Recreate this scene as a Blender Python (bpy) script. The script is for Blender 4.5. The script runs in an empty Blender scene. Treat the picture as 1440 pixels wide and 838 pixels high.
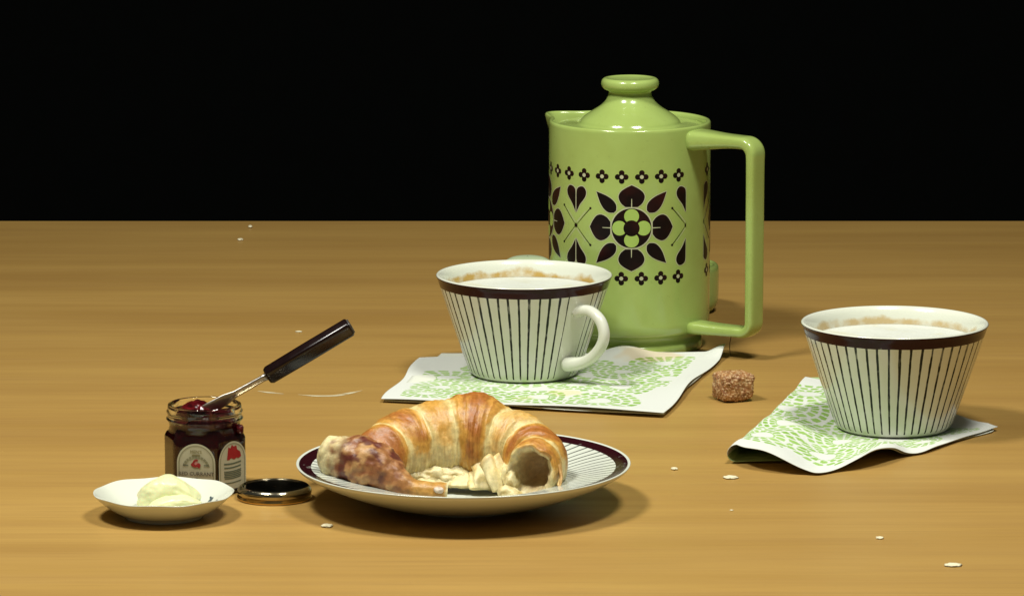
import bpy, bmesh, math, random
import numpy as np
from mathutils import Vector, Matrix, noise
R_ = math.radians
PI = math.pi
random.seed(7)
rng = np.random.default_rng(7)
scene = bpy.context.scene
col = scene.collection

# ------------------------------------------------------------------ camera, world, lamps, exposure
cam = bpy.data.cameras.new('camera')
cam.lens = 162.5; cam.sensor_width = 36; cam.sensor_fit = 'HORIZONTAL'
cam.clip_start = .05; cam.clip_end = 50
camo = bpy.data.objects.new('camera', cam); col.objects.link(camo)
camo.location = (0, -2.52, .495)
camo.rotation_euler = (R_(90 - 9.83), 0, 0)
scene.camera = camo

world = bpy.data.worlds.new('World'); scene.world = world; world.use_nodes = True
bg = world.node_tree.nodes['Background']
bg.inputs[0].default_value = (.92, 1, .92, 1); bg.inputs[1].default_value = .055

def area(name, loc, target, sx, sy, power, color):
    l = bpy.data.lights.new(name, 'AREA'); l.shape = 'RECTANGLE'; l.size = sx; l.size_y = sy
    l.energy = power; l.color = color
    o = bpy.data.objects.new(name, l); col.objects.link(o); o.location = loc
    d = Vector(target) - Vector(loc); o.rotation_euler = d.to_track_quat('-Z', 'Y').to_euler()
    return o
area('ceiling_lamp', (-.46, -.46, 1.15), (-.10, -.06, 0), .26, .20, 15.2, (1, .985, .90))
area('ceiling_lamp', (.30, -.48, 1.15), (.08, -.06, 0), .26, .20, 12.0, (1, .985, .90))

vs = scene.view_settings
scene.display_settings.display_device = 'sRGB'
vs.view_transform = 'Standard'; vs.look = 'None'; vs.exposure = 0; vs.gamma = 1; vs.use_curve_mapping = False

# ------------------------------------------------------------------ helpers
def tag(o, label=None, cat=None, group=None, kind=None):
    if label: o['label'] = label
    if cat: o['category'] = cat
    if group: o['group'] = group
    if kind: o['kind'] = kind
    return o
def empty(name, loc, rz=0):
    o = bpy.data.objects.new(name, None); col.objects.link(o)
    o.empty_display_size = .02; o.location = loc; o.rotation_euler = (0, 0, rz); return o
def link(name, me, mat=None, parent=None, smooth=True):
    o = bpy.data.objects.new(name, me); col.objects.link(o)
    if mat is not None and not me.materials:
        for m in (mat if isinstance(mat, (list, tuple)) else [mat]): me.materials.append(m)
    if parent: o.parent = parent
    if smooth and len(me.polygons): me.polygons.foreach_set('use_smooth', [True] * len(me.polygons))
    return o
def mesh(name, v, f, uv=None, colors=None):
    me = bpy.data.meshes.new(name); me.from_pydata([tuple(p) for p in v], [], f); me.update()
    if uv is not None:
        l = me.uv_layers.new(name='UVMap'); l.data.foreach_set('uv', np.asarray(uv, dtype=np.float32).ravel())
    if colors is not None:
        a = me.color_attributes.new('Col', 'FLOAT_COLOR', 'POINT')
        c = np.ones((len(v), 4), dtype=np.float32); c[:, :3] = colors
        a.data.foreach_set('color', c.ravel())
    return me
def refine(prof, n):
    """Catmull-Rom through a list of tuples, n steps for each span"""
    P = [np.array(p, float) for p in prof]; out = []
    for i in range(len(P) - 1):
        p0 = P[max(i - 1, 0)]; p1 = P[i]; p2 = P[i + 1]; p3 = P[min(i + 2, len(P) - 1)]
        for k in range(n):
            t = k / n
            out.append(.5 * ((2 * p1) + (-p0 + p2) * t + (2 * p0 - 5 * p1 + 4 * p2 - p3) * t * t + (-p0 + 3 * p1 - 3 * p2 + p3) * t ** 3))
    out.append(P[-1]); return out
def lathe(name, prof, seg=96, deform=None):
    """prof: (r, z, v). angle 0 faces -Y and grows towards +X"""
    v = []; f = []; uv = []; n = len(prof)
    for (r, z, pv) in prof:
        for j in range(seg):
            a = 2 * PI * j / seg
            rr, zz = (r, z) if deform is None else deform(r, z, a)
            v.append((rr * math.sin(a), -rr * math.cos(a), zz))
    for i in range(n - 1):
        for j in range(seg):
            k = (j + 1) % seg
            f.append((i * seg + j, i * seg + k, (i + 1) * seg + k, (i + 1) * seg + j))
            u0 = j / seg; u1 = (j + 1) / seg
            uv += [(u0, prof[i][2]), (u1, prof[i][2]), (u1, prof[i + 1][2]), (u0, prof[i + 1][2])]
    me = mesh(name, v, f, uv)
    bm = bmesh.new(); bm.from_mesh(me); bmesh.ops.remove_doubles(bm, verts=bm.verts, dist=1e-6)
    bmesh.ops.recalc_face_normals(bm, faces=bm.faces); bm.to_mesh(me); bm.free()
    return me
def planar_sweep(name, path, width, thick, e=3.2, seg=28):
    """path of (r, z) in the plane x=0 (r runs towards -Y); width along X, thick in plane; width/thick are functions of 0..1"""
    P = [np.array(p) for p in path]; n = len(P); v = []; f = []
    for i in range(n):
        t = P[min(i + 1, n - 1)] - P[max(i - 1, 0)]; t /= np.linalg.norm(t); nn = np.array([-t[1], t[0]])
        w = width(i / (n - 1)); h = thick(i / (n - 1))
        for j in range(seg):
            a = 2 * PI * j / seg; c, s = math.cos(a), math.sin(a)
            x = w * math.copysign(abs(c) ** (2 / e), c); y = h * math.copysign(abs(s) ** (2 / e), s)
            q = P[i] + nn * y
            v.append((x, -q[0], q[1]))
    for i in range(n - 1):
        for j in range(seg):
            k = (j + 1) % seg; f.append((i * seg + j, i * seg + k, (i + 1) * seg + k, (i + 1) * seg + j))
    f.append(tuple(range(seg))[::-1]); f.append(tuple((n - 1) * seg + j for j in range(seg)))
    me = mesh(name, v, f)
    bm = bmesh.new(); bm.from_mesh(me); bmesh.ops.recalc_face_normals(bm, faces=bm.faces); bm.to_mesh(me); bm.free()
    return me
def sstep(a, b, x):
    t = np.clip((x - a) / (b - a), 0, 1); return t * t * (3 - 2 * t)
def fbm(p, o=4): return noise.fractal(Vector(p), 1.0, 2.0, o)

# ------------------------------------------------------------------ materials
class NT:
    def __init__(s, name):
        s.m = bpy.data.materials.new(name); s.m.use_nodes = True; s.t = s.m.node_tree; s.n = s.t.nodes
        s.b = s.n['Principled BSDF']
    def node(s, typ, **kw):
        n = s.n.new(typ)
        for k, v in kw.items(): setattr(n, k, v)
        return n
    def put(s, sock, val):
        if isinstance(val, bpy.types.NodeSocket): s.t.links.new(val, sock)
        else: sock.default_value = val
    def math(s, op, a, b=0.0, c=None, clamp=False):
        n = s.node('ShaderNodeMath', operation=op, use_clamp=clamp); s.put(n.inputs[0], a); s.put(n.inputs[1], b)
        if c is not None: s.put(n.inputs[2], c)
        return n.outputs[0]
    def maprange(s, v, a, b, c=0.0, d=1.0):
        n = s.node('ShaderNodeMapRange'); s.put(n.inputs[0], v)
        for i, q in enumerate((a, b, c, d)): n.inputs[i + 1].default_value = q
        return n.outputs[0]
    def mix(s, fac, a, b):
        n = s.node('ShaderNodeMix', data_type='RGBA'); s.put(n.inputs[0], fac)
        for k, q in ((6, a), (7, b)): s.put(n.inputs[k], q if isinstance(q, bpy.types.NodeSocket) else (*q, 1))
        return n.outputs[2]
    def noise(s, vec, scale, detail=4, rough=.55, dist=0):
        n = s.node('ShaderNodeTexNoise'); s.put(n.inputs['Vector'], vec)
        n.inputs['Scale'].default_value = scale; n.inputs['Detail'].default_value = detail
        n.inputs['Roughness'].default_value = rough; n.inputs['Distortion'].default_value = dist
        return n.outputs[0]
    def coord(s, which='Object', scale=(1, 1, 1), loc=(0, 0, 0)):
        c = s.node('ShaderNodeTexCoord'); mp = s.node('ShaderNodeMapping'); mp.inputs['Scale'].default_value = scale
        mp.inputs['Location'].default_value = loc
        s.t.links.new(c.outputs[which], mp.inputs[0]); return mp.outputs[0]
    def bump(s, h, strength, dist):
        n = s.node('ShaderNodeBump'); s.put(n.inputs['Height'], h); n.inputs['Strength'].default_value = strength
        n.inputs['Distance'].default_value = dist; s.t.links.new(n.outputs[0], s.b.inputs['Normal'])
    def base(s, c): s.put(s.b.inputs['Base Color'], c if isinstance(c, bpy.types.NodeSocket) else (*c, 1))
    def set(s, **kw):
        for k, v in kw.items(): s.put(s.b.inputs[k.replace('_', ' ')], v)

def plain(name, c, rough=.4, var=.12, scale=120, bump=.0, **kw):
    m = NT(name); v = m.coord()
    n = m.noise(v, scale, 4)
    a = tuple(x * (1 - var) for x in c); b = tuple(min(1, x * (1 + var)) for x in c)
    m.base(m.mix(n, a, b)); m.set(Roughness=m.maprange(n, .3, .7, rough * .85, min(1, rough * 1.15)))
    if bump: m.bump(n, bump, .0004)
    for k, q in kw.items(): m.put(m.b.inputs[k.replace('_', ' ')], q)
    return m.m
M = {}
# wood veneer
m = NT('wood_veneer')
warp = m.coord('Object', (1, 1, 1))
v1 = m.coord('Object', (.9, 13, 1)); v2 = m.coord('Object', (2.2, 60, 1), (3, 1, 0)); v3 = m.coord('Object', (12, 520, 1))
n1 = m.noise(v1, 1.6, 3, .5, .35); n2 = m.noise(v2, 1.5, 5, .6, .3); n3 = m.noise(v3, 1.0, 3, .6)
c = m.mix(m.maprange(n1, .32, .70), (.358, .206, .053), (.452, .276, .075))
c = m.mix(m.math('MULTIPLY', m.maprange(n2, .42, .72), .38), c, (.280, .155, .045))
c = m.mix(m.math('MULTIPLY', m.maprange(n3, .48, .72), .32), c, (.24, .125, .040))
v4 = m.coord('Object', (3, 3, 3)); n4 = m.noise(v4, 2.2, 2)
c = m.mix(m.maprange(n4, .35, .7, 0, .16), c, (.46, .30, .092))
m.base(c); m.set(Roughness=m.maprange(n2, .3, .7, .36, .46), Specular_IOR_Level=.42)
m.bump(m.math('ADD', n3, n2), .10, .0004); M['wood'] = m.m
M['edge'] = plain('table_edge_band', (.40, .24, .085), .5)
M['black'] = plain('black_cloth', (.0022, .0026, .0022), .95, .3, 40, Specular_IOR_Level=.05)

# glazes
def glaze(name, c, rough=.13):
    m = NT(name); v = m.coord(); n = m.noise(v, 22, 4, .6); n2 = m.noise(v, 400, 3)
    cc = m.mix(m.maprange(n, .3, .7), (c[0] * .90, c[1] * .88, c[2] * .80), (c[0] * 1.06, c[1] * 1.07, c[2] * 1.1))
    cc = m.mix(m.math('MULTIPLY', m.maprange(n2, .66, .74), .25), cc, tuple(x * .55 for x in c))
    m.base(cc); m.set(Roughness=m.maprange(n, .3, .7, rough, rough * 1.8), IOR=1.5, Coat_Weight=.3, Coat_Roughness=.06)
    m.bump(m.noise(v, 60, 2), .06, .001)
    return m.m
M['green'] = glaze('green_glaze', (.320, .425, .115))
M['pale_green'] = glaze('pale_green_glaze', (.46, .55, .36), .25)
M['print_dark'] = None
m = NT('dark_brown_print'); v = m.coord(); n = m.noise(v, 45, 3)
m.base(m.mix(m.maprange(n, .45, .75), (.0045, .0015, .0020), (.030, .0045, .004))); m.set(Roughness=.35, Specular_IOR_Level=.22); M['print_dark'] = m.m
M['print_pale'] = plain('pale_print_line', (.42, .43, .27), .3)
M['print_green'] = plain('green_print_lobe', (.32, .46, .10), .25)

# cup porcelain: v 0..1 outside wall, 1..2 inside
def cup_material(name, seed, handle_gap, tide_k=1.0):
    m = NT(name); uvn = m.node('ShaderNodeUVMap'); sep = m.node('ShaderNodeSeparateXYZ'); m.t.links.new(uvn.outputs[0], sep.inputs[0])
    u, vv = sep.outputs[0], sep.outputs[1]
    obj = m.coord('Object', (1, 1, 1), (seed, 0, 0))
    w = m.noise(m.coord('UV', (48, 1.3, 1), (seed * 3, 0, 0)), 1.0, 2)
    ph = m.math('ADD', m.math('MULTIPLY', u, 50.0), m.math('MULTIPLY', m.math('SUBTRACT', w, .5), .26))
    d = m.math('ABSOLUTE', m.math('SUBTRACT', m.math('FRACT', ph), .5))
    wid = m.noise(m.coord('UV', (50, 9, 1), (seed, 2, 0)), 1.0, 2)
    hw = m.math('MULTIPLY_ADD', wid, .10, .052)
    hw = m.math('MULTIPLY', hw, m.maprange(vv, 0, 1, 1.0, 1.02))
    s = m.math('SUBTRACT', 1.0, m.math('SMOOTH_MIN', 1.0, m.math('MULTIPLY', m.math('MAXIMUM', m.math('SUBTRACT', d, hw), 0.0), 40.0), 0.05), clamp=True)
    inside = m.math('MULTIPLY', m.math('GREATER_THAN', vv, .025), m.math('LESS_THAN', vv, .905))
    s = m.math('MULTIPLY', s, inside)
    gap = m.math('GREATER_THAN', m.math('ABSOLUTE', m.math('SUBTRACT', m.math('FRACT', m.math('ADD', u, .5)), .5)), handle_gap)
    s = m.math('MULTIPLY', s, gap)
    rub = m.noise(obj, 160, 4)
    s = m.math('MULTIPLY', s, m.maprange(rub, .30, .46, .72, 1.0))
    c = m.mix(s, (.66, .68, .575), (.016, .019, .013))
    en = m.noise(m.coord('UV', (30, 2, 1)), 1.0, 2)
    band = m.math('MULTIPLY', m.math('GREATER_THAN', m.math('ADD', vv, m.math('MULTIPLY', m.math('SUBTRACT', en, .5), .012)), .895), m.math('LESS_THAN', vv, .992))
    wear = m.noise(m.coord('UV', (26, 9, 1), (seed * 1.7, 0, 0)), 1.0, 5, .7)
    band = m.math('MULTIPLY', band, m.maprange(wear, .67, .72, 1.0, .35))
    c = m.mix(band, c, (.024, .0022, .0045))
    # coffee tide mark on the inside wall
    tn = m.noise(m.coord('UV', (16, 3, 1), (seed * 2.3, 0, 0)), 1.0, 5, .62)
    lv = m.math('ADD', vv, m.math('MULTIPLY', m.math('SUBTRACT', tn, .5), .22))
    tide = m.math('MULTIPLY', m.maprange(lv, 1.11, 1.15), m.maprange(lv, 1.40, 1.18))
    tide = m.math('MULTIPLY', tide, m.maprange(m.noise(obj, 90, 4), .34, .56, .25 * tide_k, 1.0 * tide_k))
    c = m.mix(tide, c, (.47, .31, .09))
    m.base(c); m.set(Roughness=.16, IOR=1.5, Specular_IOR_Level=m.maprange(m.math('ADD', band, s), 0, 1, .6, .22))
    return m.m
M['cup_a'] = cup_material('striped_porcelain', 1.0, .030)
M['cup_b'] = cup_material('striped_porcelain_tide', 4.0, .030, .75)
M['porcelain'] = plain('white_porcelain', (.67, .69, .59), .17, .03, 60, IOR=1.5, Coat_Weight=.2)
m = NT('milk_foam'); v = m.coord(); n = m.noise(v, 45, 4, .6, .5); nf = m.noise(v, 900, 3)
c = m.mix(m.maprange(n, .52, .74), (.60, .62, .555), (.56, .54, .34))
c = m.mix(m.math('MULTIPLY', m.maprange(n, .66, .76), .5), c, (.50, .33, .12))
m.base(c); m.set(Roughness=.6); m.bump(nf, .35, .0006); M['foam'] = m.m

# plate: v 0..1 inside from centre to rim, >1 outside
m = NT('striped_plate'); uvn = m.node('ShaderNodeUVMap'); sep = m.node('ShaderNodeSeparateXYZ'); m.t.links.new(uvn.outputs[0], sep.inputs[0])
u, vv = sep.outputs[0], sep.outputs[1]; obj = m.coord()
w = m.noise(m.coord('UV', (70, 2, 1)), 1.0, 2)
ph = m.math('ADD', m.math('MULTIPLY', u, 76.0), m.math('MULTIPLY', w, .2))
d = m.math('ABSOLUTE', m.math('SUBTRACT', m.math('FRACT', ph), .5))
s = m.maprange(d, .10, .135, .85, 0.0)
s = m.math('MULTIPLY', s, m.math('MULTIPLY', m.math('GREATER_THAN', vv, .42), m.math('LESS_THAN', vv, .915)))
c = m.mix(s, (.66, .69, .60), (.05, .055, .045))
band = m.math('MULTIPLY', m.math('GREATER_THAN', vv, .915), m.math('LESS_THAN', vv, .985))
wear = m.noise(obj, 38, 5, .7)
band = m.math('MULTIPLY', band, m.maprange(wear, .58, .66, 1.0, .55))
c = m.mix(band, c, (.024, .004, .006))
m.base(c); m.set(Roughness=.15, IOR=1.5, Specular_IOR_Level=m.maprange(band, 0, 1, .6, .25)); M['plate'] = m.m

def paper(name):
    m = NT(name); a = m.node('ShaderNodeVertexColor', layer_name='Col'); v = m.coord(); n = m.noise(v, 1500, 2)
    m.base(a.outputs[0]); m.set(Roughness=.85, Specular_IOR_Level=.2); m.bump(n, .25, .0003)
    return m.m
M['paper'] = paper('printed_tissue')
def vcol(name, rough, bump=0, scale=300, sss=0, **kw):
    m = NT(name); a = m.node('ShaderNodeVertexColor', layer_name='Col'); v = m.coord(); n = m.noise(v, scale, 5, .6)
    hs = m.node('ShaderNodeHueSaturation'); m.t.links.new(a.outputs[0], hs.inputs['Color']); m.put(hs.inputs['Value'], m.maprange(n, .3, .7, .80, 1.18))
    m.base(hs.outputs[0]); m.set(Roughness=m.maprange(n, .3, .7, rough * .8, rough * 1.2))
    if sss: m.set(Subsurface_Weight=sss, Subsurface_Scale=.004); m.b.inputs['Subsurface Radius'].default_value = (1, .6, .3)
    if bump: m.bump(n, bump, .001)
    for k, q in kw.items(): m.put(m.b.inputs[k], q)
    return m.m
M['croissant'] = vcol('baked_crust', .42, .35, 420, .12)
M['sugar'] = vcol('brown_sugar_grain', .45, .3, 2200, .1)
M['butter'] = plain('butter', (.74, .75, .42), .38, .05, 130, .3, **{'Subsurface Weight': .2, 'Subsurface Scale': .003})
M['crumb'] = plain('pale_crumb', (.72, .66, .45), .8, .15, 900, .3)
M['glass'] = NT('clear_glass').m
g = M['glass'].node_tree.nodes['Principled BSDF']; g.inputs['Transmission Weight'].default_value = 1; g.inputs['Roughness'].default_value = .015; g.inputs['IOR'].default_value = 1.5; g.inputs['Base Color'].default_value = (.97, .98, .96, 1)
m = NT('red_jam'); v = m.coord(); n = m.noise(v, 260, 3)
m.base(m.mix(m.maprange(n, .4, .7), (.030, .0012, .0022), (.110, .006, .008))); m.set(Roughness=.10, IOR=1.40); m.bump(n, .10, .0010); M['jam'] = m.m
M['jam_body'] = plain('jam_against_glass', (.030, .0014, .0018), .35, .6, 160, Specular_IOR_Level=.06)
M['label'] = plain('cream_label_paper', (.47, .43, .29), .55, .05, 300)
M['label_line'] = plain('label_border', (.25, .23, .13), .6)
M['ink'] = plain('grey_brown_ink', (.13, .105, .075), .6)
M['ink_olive'] = plain('olive_ink', (.24, .20, .085), .6)
M['ink_green'] = plain('grey_green_ink', (.10, .12, .075), .6)
M['red_print'] = plain('red_print', (.33, .010, .012), .5)
M['pink_print'] = plain('pink_print', (.60, .20, .18), .5)
m = NT('lid_tinplate'); v = m.coord(); n = m.noise(v, 90, 3)
m.base(m.mix(n, (.36, .31, .21), (.46, .40, .28))); m.set(Metallic=1.0, Roughness=m.maprange(n, .3, .7, .10, .2)); M['tin'] = m.m
M['gold'] = plain('lid_gold_side', (.55, .36, .13), .24, .08, 90, Metallic=1.0)
M['steel'] = plain('steel', (.40, .37, .33), .36, .1, 200, Metallic=1.0)
M['handle'] = plain('dark_wood_handle', (.007, .0018, .0018), .22, .5, 150)
M['handle_cap'] = plain('handle_end', (.05, .045, .042), .3, .3, 300)
M['sprig'] = plain('blue_grey_sprig', (.06, .09, .10), .35)
m = NT('dried_milk'); v = m.coord('Object', (60, 260, 1)); n = m.noise(v, 1, 4)
m.base((.72, .66, .45)); m.set(Roughness=.5, Alpha=m.maprange(n, .36, .60, .15, .80)); M['smear'] = m.m
M['thread'] = plain('dark_thread', (.05, .025, .015), .8)

# ------------------------------------------------------------------ setting
def box(name, x0, x1, y0, y1, z0, z1, mat, parent=None, bev=0):
    bm = bmesh.new(); bmesh.ops.create_cube(bm, size=1)
    for q in bm.verts: q.co = Vector(((x0 + x1) / 2 + q.co.x * (x1 - x0), (y0 + y1) / 2 + q.co.y * (y1 - y0), (z0 + z1) / 2 + q.co.z * (z1 - z0)))
    if bev: bmesh.ops.bevel(bm, geom=bm.edges[:], offset=bev, segments=2, affect='EDGES')
    me = bpy.data.meshes.new(name); bm.to_mesh(me); bm.free()
    return link(name, me, mat, parent, False)
tag(box('tabletop', -1.1, 1.1, -.75, 0.6501, -.03, 0, M['wood'], bev=.0012), 'light brown wood veneer tabletop', 'table', kind='structure')
eb = box('edge_band', -1.1, 1.1, 0.6506, 0.6521, -.03, -.0006, M['edge']); eb.parent = bpy.data.objects['tabletop']
tag(box('backdrop', -2.6, 2.6, 1.75, 1.78, -.8, 2.4, M['black']), 'plain black cloth backdrop behind the table', 'backdrop', kind='structure')

# ------------------------------------------------------------------ coffee pot
RP = .0475; POT = (.0693, .1745, 0); HA = R_(53.5)
pot = tag(empty('coffee_pot', POT), 'tall green ceramic coffee pot with dark flower print and knobbed lid', 'coffee pot')
SA = HA + PI
def spout(r, z, a):
    d = (a - SA + PI) % (2 * PI) - PI
    if r > .040 and z > .09:
        k = float(sstep(.108, .1342, z)) * math.exp(-(d / .23) ** 2)
        return r + .0125 * k, z + .0002 * k
    return r, z
raw = [(.0005, .0045), (.036, .0045), (.0372, .0006), (.0382, 0), (.0428, 0), (.0438, .0008), (.0436, .0048), (.0426, .0062), (.0412, .0074), (.0408, .0098), (.0416, .0112), (.0450, .0122),
       (.0466, .0128), (.0475, .0142)] + [(.0475, .0142 + (.1322 - .0142) * k / 24) for k in range(1, 25)] + [(.0474, .1334), (.0469, .1342), (.0459, .1344), (.0449, .1341), (.0444, .1333), (.0441, .1318), (.0439, .1280), (.0436, .09), (.0436, .02), (.0005, .0185)]
body = link('body', lathe('pot_body', [(r, z, 0) for r, z in raw], 160, spout), M['green'], pot)
lidp = [(.0005, .1300), (.0430, .1300), (.0434, .1308), (.0430, .1316), (.0320, .1322), (.0300, .1330), (.0290, .1345), (.0262, .1372), (.0222, .1402), (.0180, .1432), (.0148, .1465), (.0131, .1497), (.0126, .1522), (.0131, .1536),
        (.0152, .1546), (.0166, .1563), (.0170, .1583), (.0166, .1603), (.0154, .1616), (.0138, .1619), (.0115, .1612), (.0060, .1606), (.0005, .1604)]
lid = link('lid', lathe('pot_lid', refine([(r, z if z < .1345 else .1345 + (z - .1345) * .90, 0) for r, z in lidp], 3), 96), M['green'], pot)
def arc(c, r, a0, a1, n=8): return [(c[0] + r * math.cos(R_(a0 + (a1 - a0) * k / n)), c[1] + r * math.sin(R_(a0 + (a1 - a0) * k / n))) for k in range(n + 1)]
RH = .0885
hp = [(.0450, .1262), (.055, .1268), (.066, .1272)] + [(.074, .1275), (.079, .1275)] + arc((RH - .0070, .1205), .0070, 90, 0) + [(RH, .1185), (RH, .115), (RH, .10), (RH, .075), (RH, .05), (RH, .030), (RH, .0255)] + arc((RH - .0065, .0230), .0065, 0, -90) + [(.0800, .0165), (.0770, .0165), (.070, .0163), (.058, .0160), (.045, .0158)]
hp = [tuple(q) for q in refine(hp, 2)]
fl = lambda t: math.exp(-(t / .05) ** 2) + .35 * math.exp(-((1 - t) / .03) ** 2)
handle = link('handle', planar_sweep('pot_handle', hp, lambda t: .0070 + .0028 * fl(t), lambda t: .0037 + .0026 * fl(t) - .0006 * sstep(.3, .5, t), 3.4), M['green'], pot)
handle.rotation_euler.z = HA

def wrap_decal(name, layers, mats):
    """layers: (polygon in metres (arc, height), material index, lift)"""
    bmo = bmesh.new()
    for poly, mi, off in layers:
        bm = bmesh.new(); bm.faces.new([bm.verts.new((x, y, 0)) for x, y in poly])
        bmesh.ops.triangulate(bm, faces=bm.faces[:])
        xs = [p[0] for p in poly]; x = math.floor(min(xs) / .0015) * .0015
        while x < max(xs):
            bmesh.ops.bisect_plane(bm, geom=bm.verts[:] + bm.edges[:] + bm.faces[:], plane_co=(x, 0, 0), plane_no=(1, 0, 0), dist=1e-7); x += .0015
        vm = {}
        for q in bm.verts:
            a = q.co.x / RP; r = RP + off; vm[q] = bmo.verts.new((r * math.sin(a), -r * math.cos(a), q.co.y))
        for fc in bm.faces:
            try: nf = bmo.faces.new([vm[q] for q in fc.verts]); nf.material_index = mi; nf.smooth = True
            except ValueError: pass
        bm.free()
    for fc in bmo.faces:
        c = fc.calc_center_median(); fc.normal_update()
        if fc.normal.x * c.x + fc.normal.y * c.y < 0: fc.normal_flip()
    me = bpy.data.meshes.new(name); bmo.to_mesh(me); bmo.free()
    for q in mats: me.materials.append(q)
    return me
C_ = .01
def circ(cx, cy, r, n=28): return [(cx + r * math.cos(2 * PI * k / n), cy + r * math.sin(2 * PI * k / n)) for k in range(n)]
def rot(poly, a, sc=1): c, s = math.cos(a) * sc, math.sin(a) * sc; return [(x * c - y * s, x * s + y * c) for x, y in poly]
def cm(poly): return [(x * C_, y * C_) for x, y in poly]
def grow(poly, d):
    n = len(poly); out = []
    ar = sum(poly[i][0] * poly[(i + 1) % n][1] - poly[(i + 1) % n][0] * poly[i][1] for i in range(n)); sg = 1 if ar > 0 else -1
    for i in range(n):
        a = np.array(poly[i - 1]); b = np.array(poly[i]); c = np.array(poly[(i + 1) % n])
        e1 = (b - a) / (np.linalg.norm(b - a) + 1e-9); e2 = (c - b) / (np.linalg.norm(c - b) + 1e-9)
        nn = np.array([e1[1] + e2[1], -(e1[0] + e2[0])]) * sg; nn /= (np.linalg.norm(nn) + 1e-9)
        out.append(tuple(b + nn * d))
    return out
petal_half = [tuple(q) for q in refine([(.36, 1.24), (.62, 1.46), (.76, 1.80), (.66, 2.10), (.36, 2.34), (.0, 2.52)], 4)]
petal = petal_half + [(-x, y) for x, y in petal_half[::-1][1:]]
leaf_half = [tuple(q) for q in refine([(.10, 1.36), (.32, 1.60), (.375, 1.95), (.27, 2.40), (.0, 2.96)], 4)]
leaf = leaf_half + [(-x, y) for x, y in leaf_half[::-1][1:]]
L1, L2, L3, L4 = .00006, .00012, .00018, .00024
lay = []
for k in range(4):
    p = rot(petal, k * PI / 2); lay += [(cm(grow(p, .045)), 1, L1), (cm(p), 0, L2)]
    lay.append((cm(rot([(-.03, 1.2), (.03, 1.2), (.018, 1.72), (-.018, 1.72)], k * PI / 2)), 1, L3))
    p = rot(leaf, k * PI / 2 + PI / 4); lay += [(cm(grow(p, .045)), 1, L1), (cm(p), 0, L2)]
lay += [(cm(circ(0, 0, 1.24, 48)), 1, L2 + .00002), (cm(circ(0, 0, 1.165, 48)), 0, L3)]
for k in range(4): lay.append((cm(circ(*rot([(0, .70)], k * PI / 2)[0], .43)), 2, L4))
lay.append((cm(circ(0, 0, .47)), 0, .0003))
PM = [M['print_dark'], M['print_pale'], M['print_green']]
flower_me = wrap_decal('flower_print', lay, PM)
def heart_half(sg):
    tear = [tuple(q) for q in refine([(.03, .78), (.30, 1.25), (.66, 1.70), (.72, 2.05), (.52, 2.30), (.22, 2.26), (.05, 2.05), (.03, 1.5)], 4)][:-1]
    lay = []
    for up in (1, -1):
        p = [(x * sg, y * up) for x, y in tear]
        lay += [(cm(grow(p, .05)), 1, L1), (cm(p), 0, L2)]
        lay.append((cm([(0, .0), (.035 * sg, -.0), (1.02 * sg, 1.04 * up), (.98 * sg, 1.08 * up)]), 0, L1))
        lay.append((cm([(.02 * sg, .18 * up), (.06 * sg, .16 * up), (.72 * sg, .88 * up), (.69 * sg, .90 * up)]), 1, L1 * .8))
        lay.append((cm(circ(1.02 * sg, 1.08 * up, .075, 12)), 0, L1 * 1.2))
    lay.append((cm([(0, .16), (.13 * sg, 0), (0, -.16)]), 0, L3))
    lay.append((cm([(0, .8), (.028 * sg, .8), (.028 * sg, 2.25), (0, 2.25)]), 1, L3)); lay.append((cm([(0, -.8), (.028 * sg, -.8), (.028 * sg, -2.25), (0, -2.25)]), 1, L3))
    return wrap_decal('heart_print', lay, PM)
heart_r, heart_l = heart_half(1), heart_half(-1)
lay = []
for k in range(4): lay.append((cm(circ(*rot([(0, .235)], k * PI / 2)[0], .165, 16)), 0, L1))
lay += [(cm(circ(0, 0, .2, 16)), 0, L1 * 1.3), (cm(circ(0, 0, .115, 14)), 1, L2)]
floret_me = wrap_decal('floret_print', lay, PM)
PER = R_(84.6); ZM = .0773
def decal(name, me, ang, z):
    o = bpy.data.objects.new(name, me); col.objects.link(o); o.parent = body; o.location.z = z; o.rotation_euler.z = ang
for k in range(4):
    decal('flower_print', flower_me, -k * PER, ZM)
    decal('heart_print', heart_l, -k * PER + PER / 2, ZM); decal('heart_print', heart_r, -k * PER - PER / 2, ZM)
    for q in range(6):
        a = -k * PER + (q - 2.5) * PER / 6
        decal('floret_print', floret_me, a, .1072); decal('floret_print', floret_me, a, .0477)

# small green bowl and pale shaker behind
bw = tag(empty('sugar_bowl', (.0975, .2905, 0)), 'small green ceramic bowl standing on the table behind the coffee pot', 'bowl')
bp = [(.0005, .003), (.020, .003), (.021, 0), (.024, 0), (.0262, .0012), (.0288, .0045), (.0298, .009), (.0300, .018), (.0300, .0262), (.0292, .0290), (.0276, .0299), (.0262, .0292), (.0256, .0265), (.0254, .010), (.020, .006), (.0005, .0055)]
link('bowl_wall', lathe('bowl_wall', refine([(r, z, 0) for r, z in bp], 2), 72), M['green'], bw)
sh = tag(empty('shaker', (.0093, .1591, 0)), 'pale green shaker with domed top, peeking over the rim of the handled cup', 'shaker')
sp = [(.0005, .0005), (.0135, 0), (.0145, .001), (.0145, .035), (.0148, .046)]
link('shaker_body', lathe('shaker_body', [(r, z, 0) for r, z in sp] + [(.0005, .0465, 0)], 48), M['porcelain'], sh)
dp = [(.0149, .0466), (.0150, .0490), (.0135, .0525), (.0095, .0548), (.0045, .0556), (.0005, .0557)]
link('shaker_cap', lathe('shaker_cap', refine([(r, z, 0) for r, z in dp], 3), 48), M['pale_green'], sh)

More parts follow.
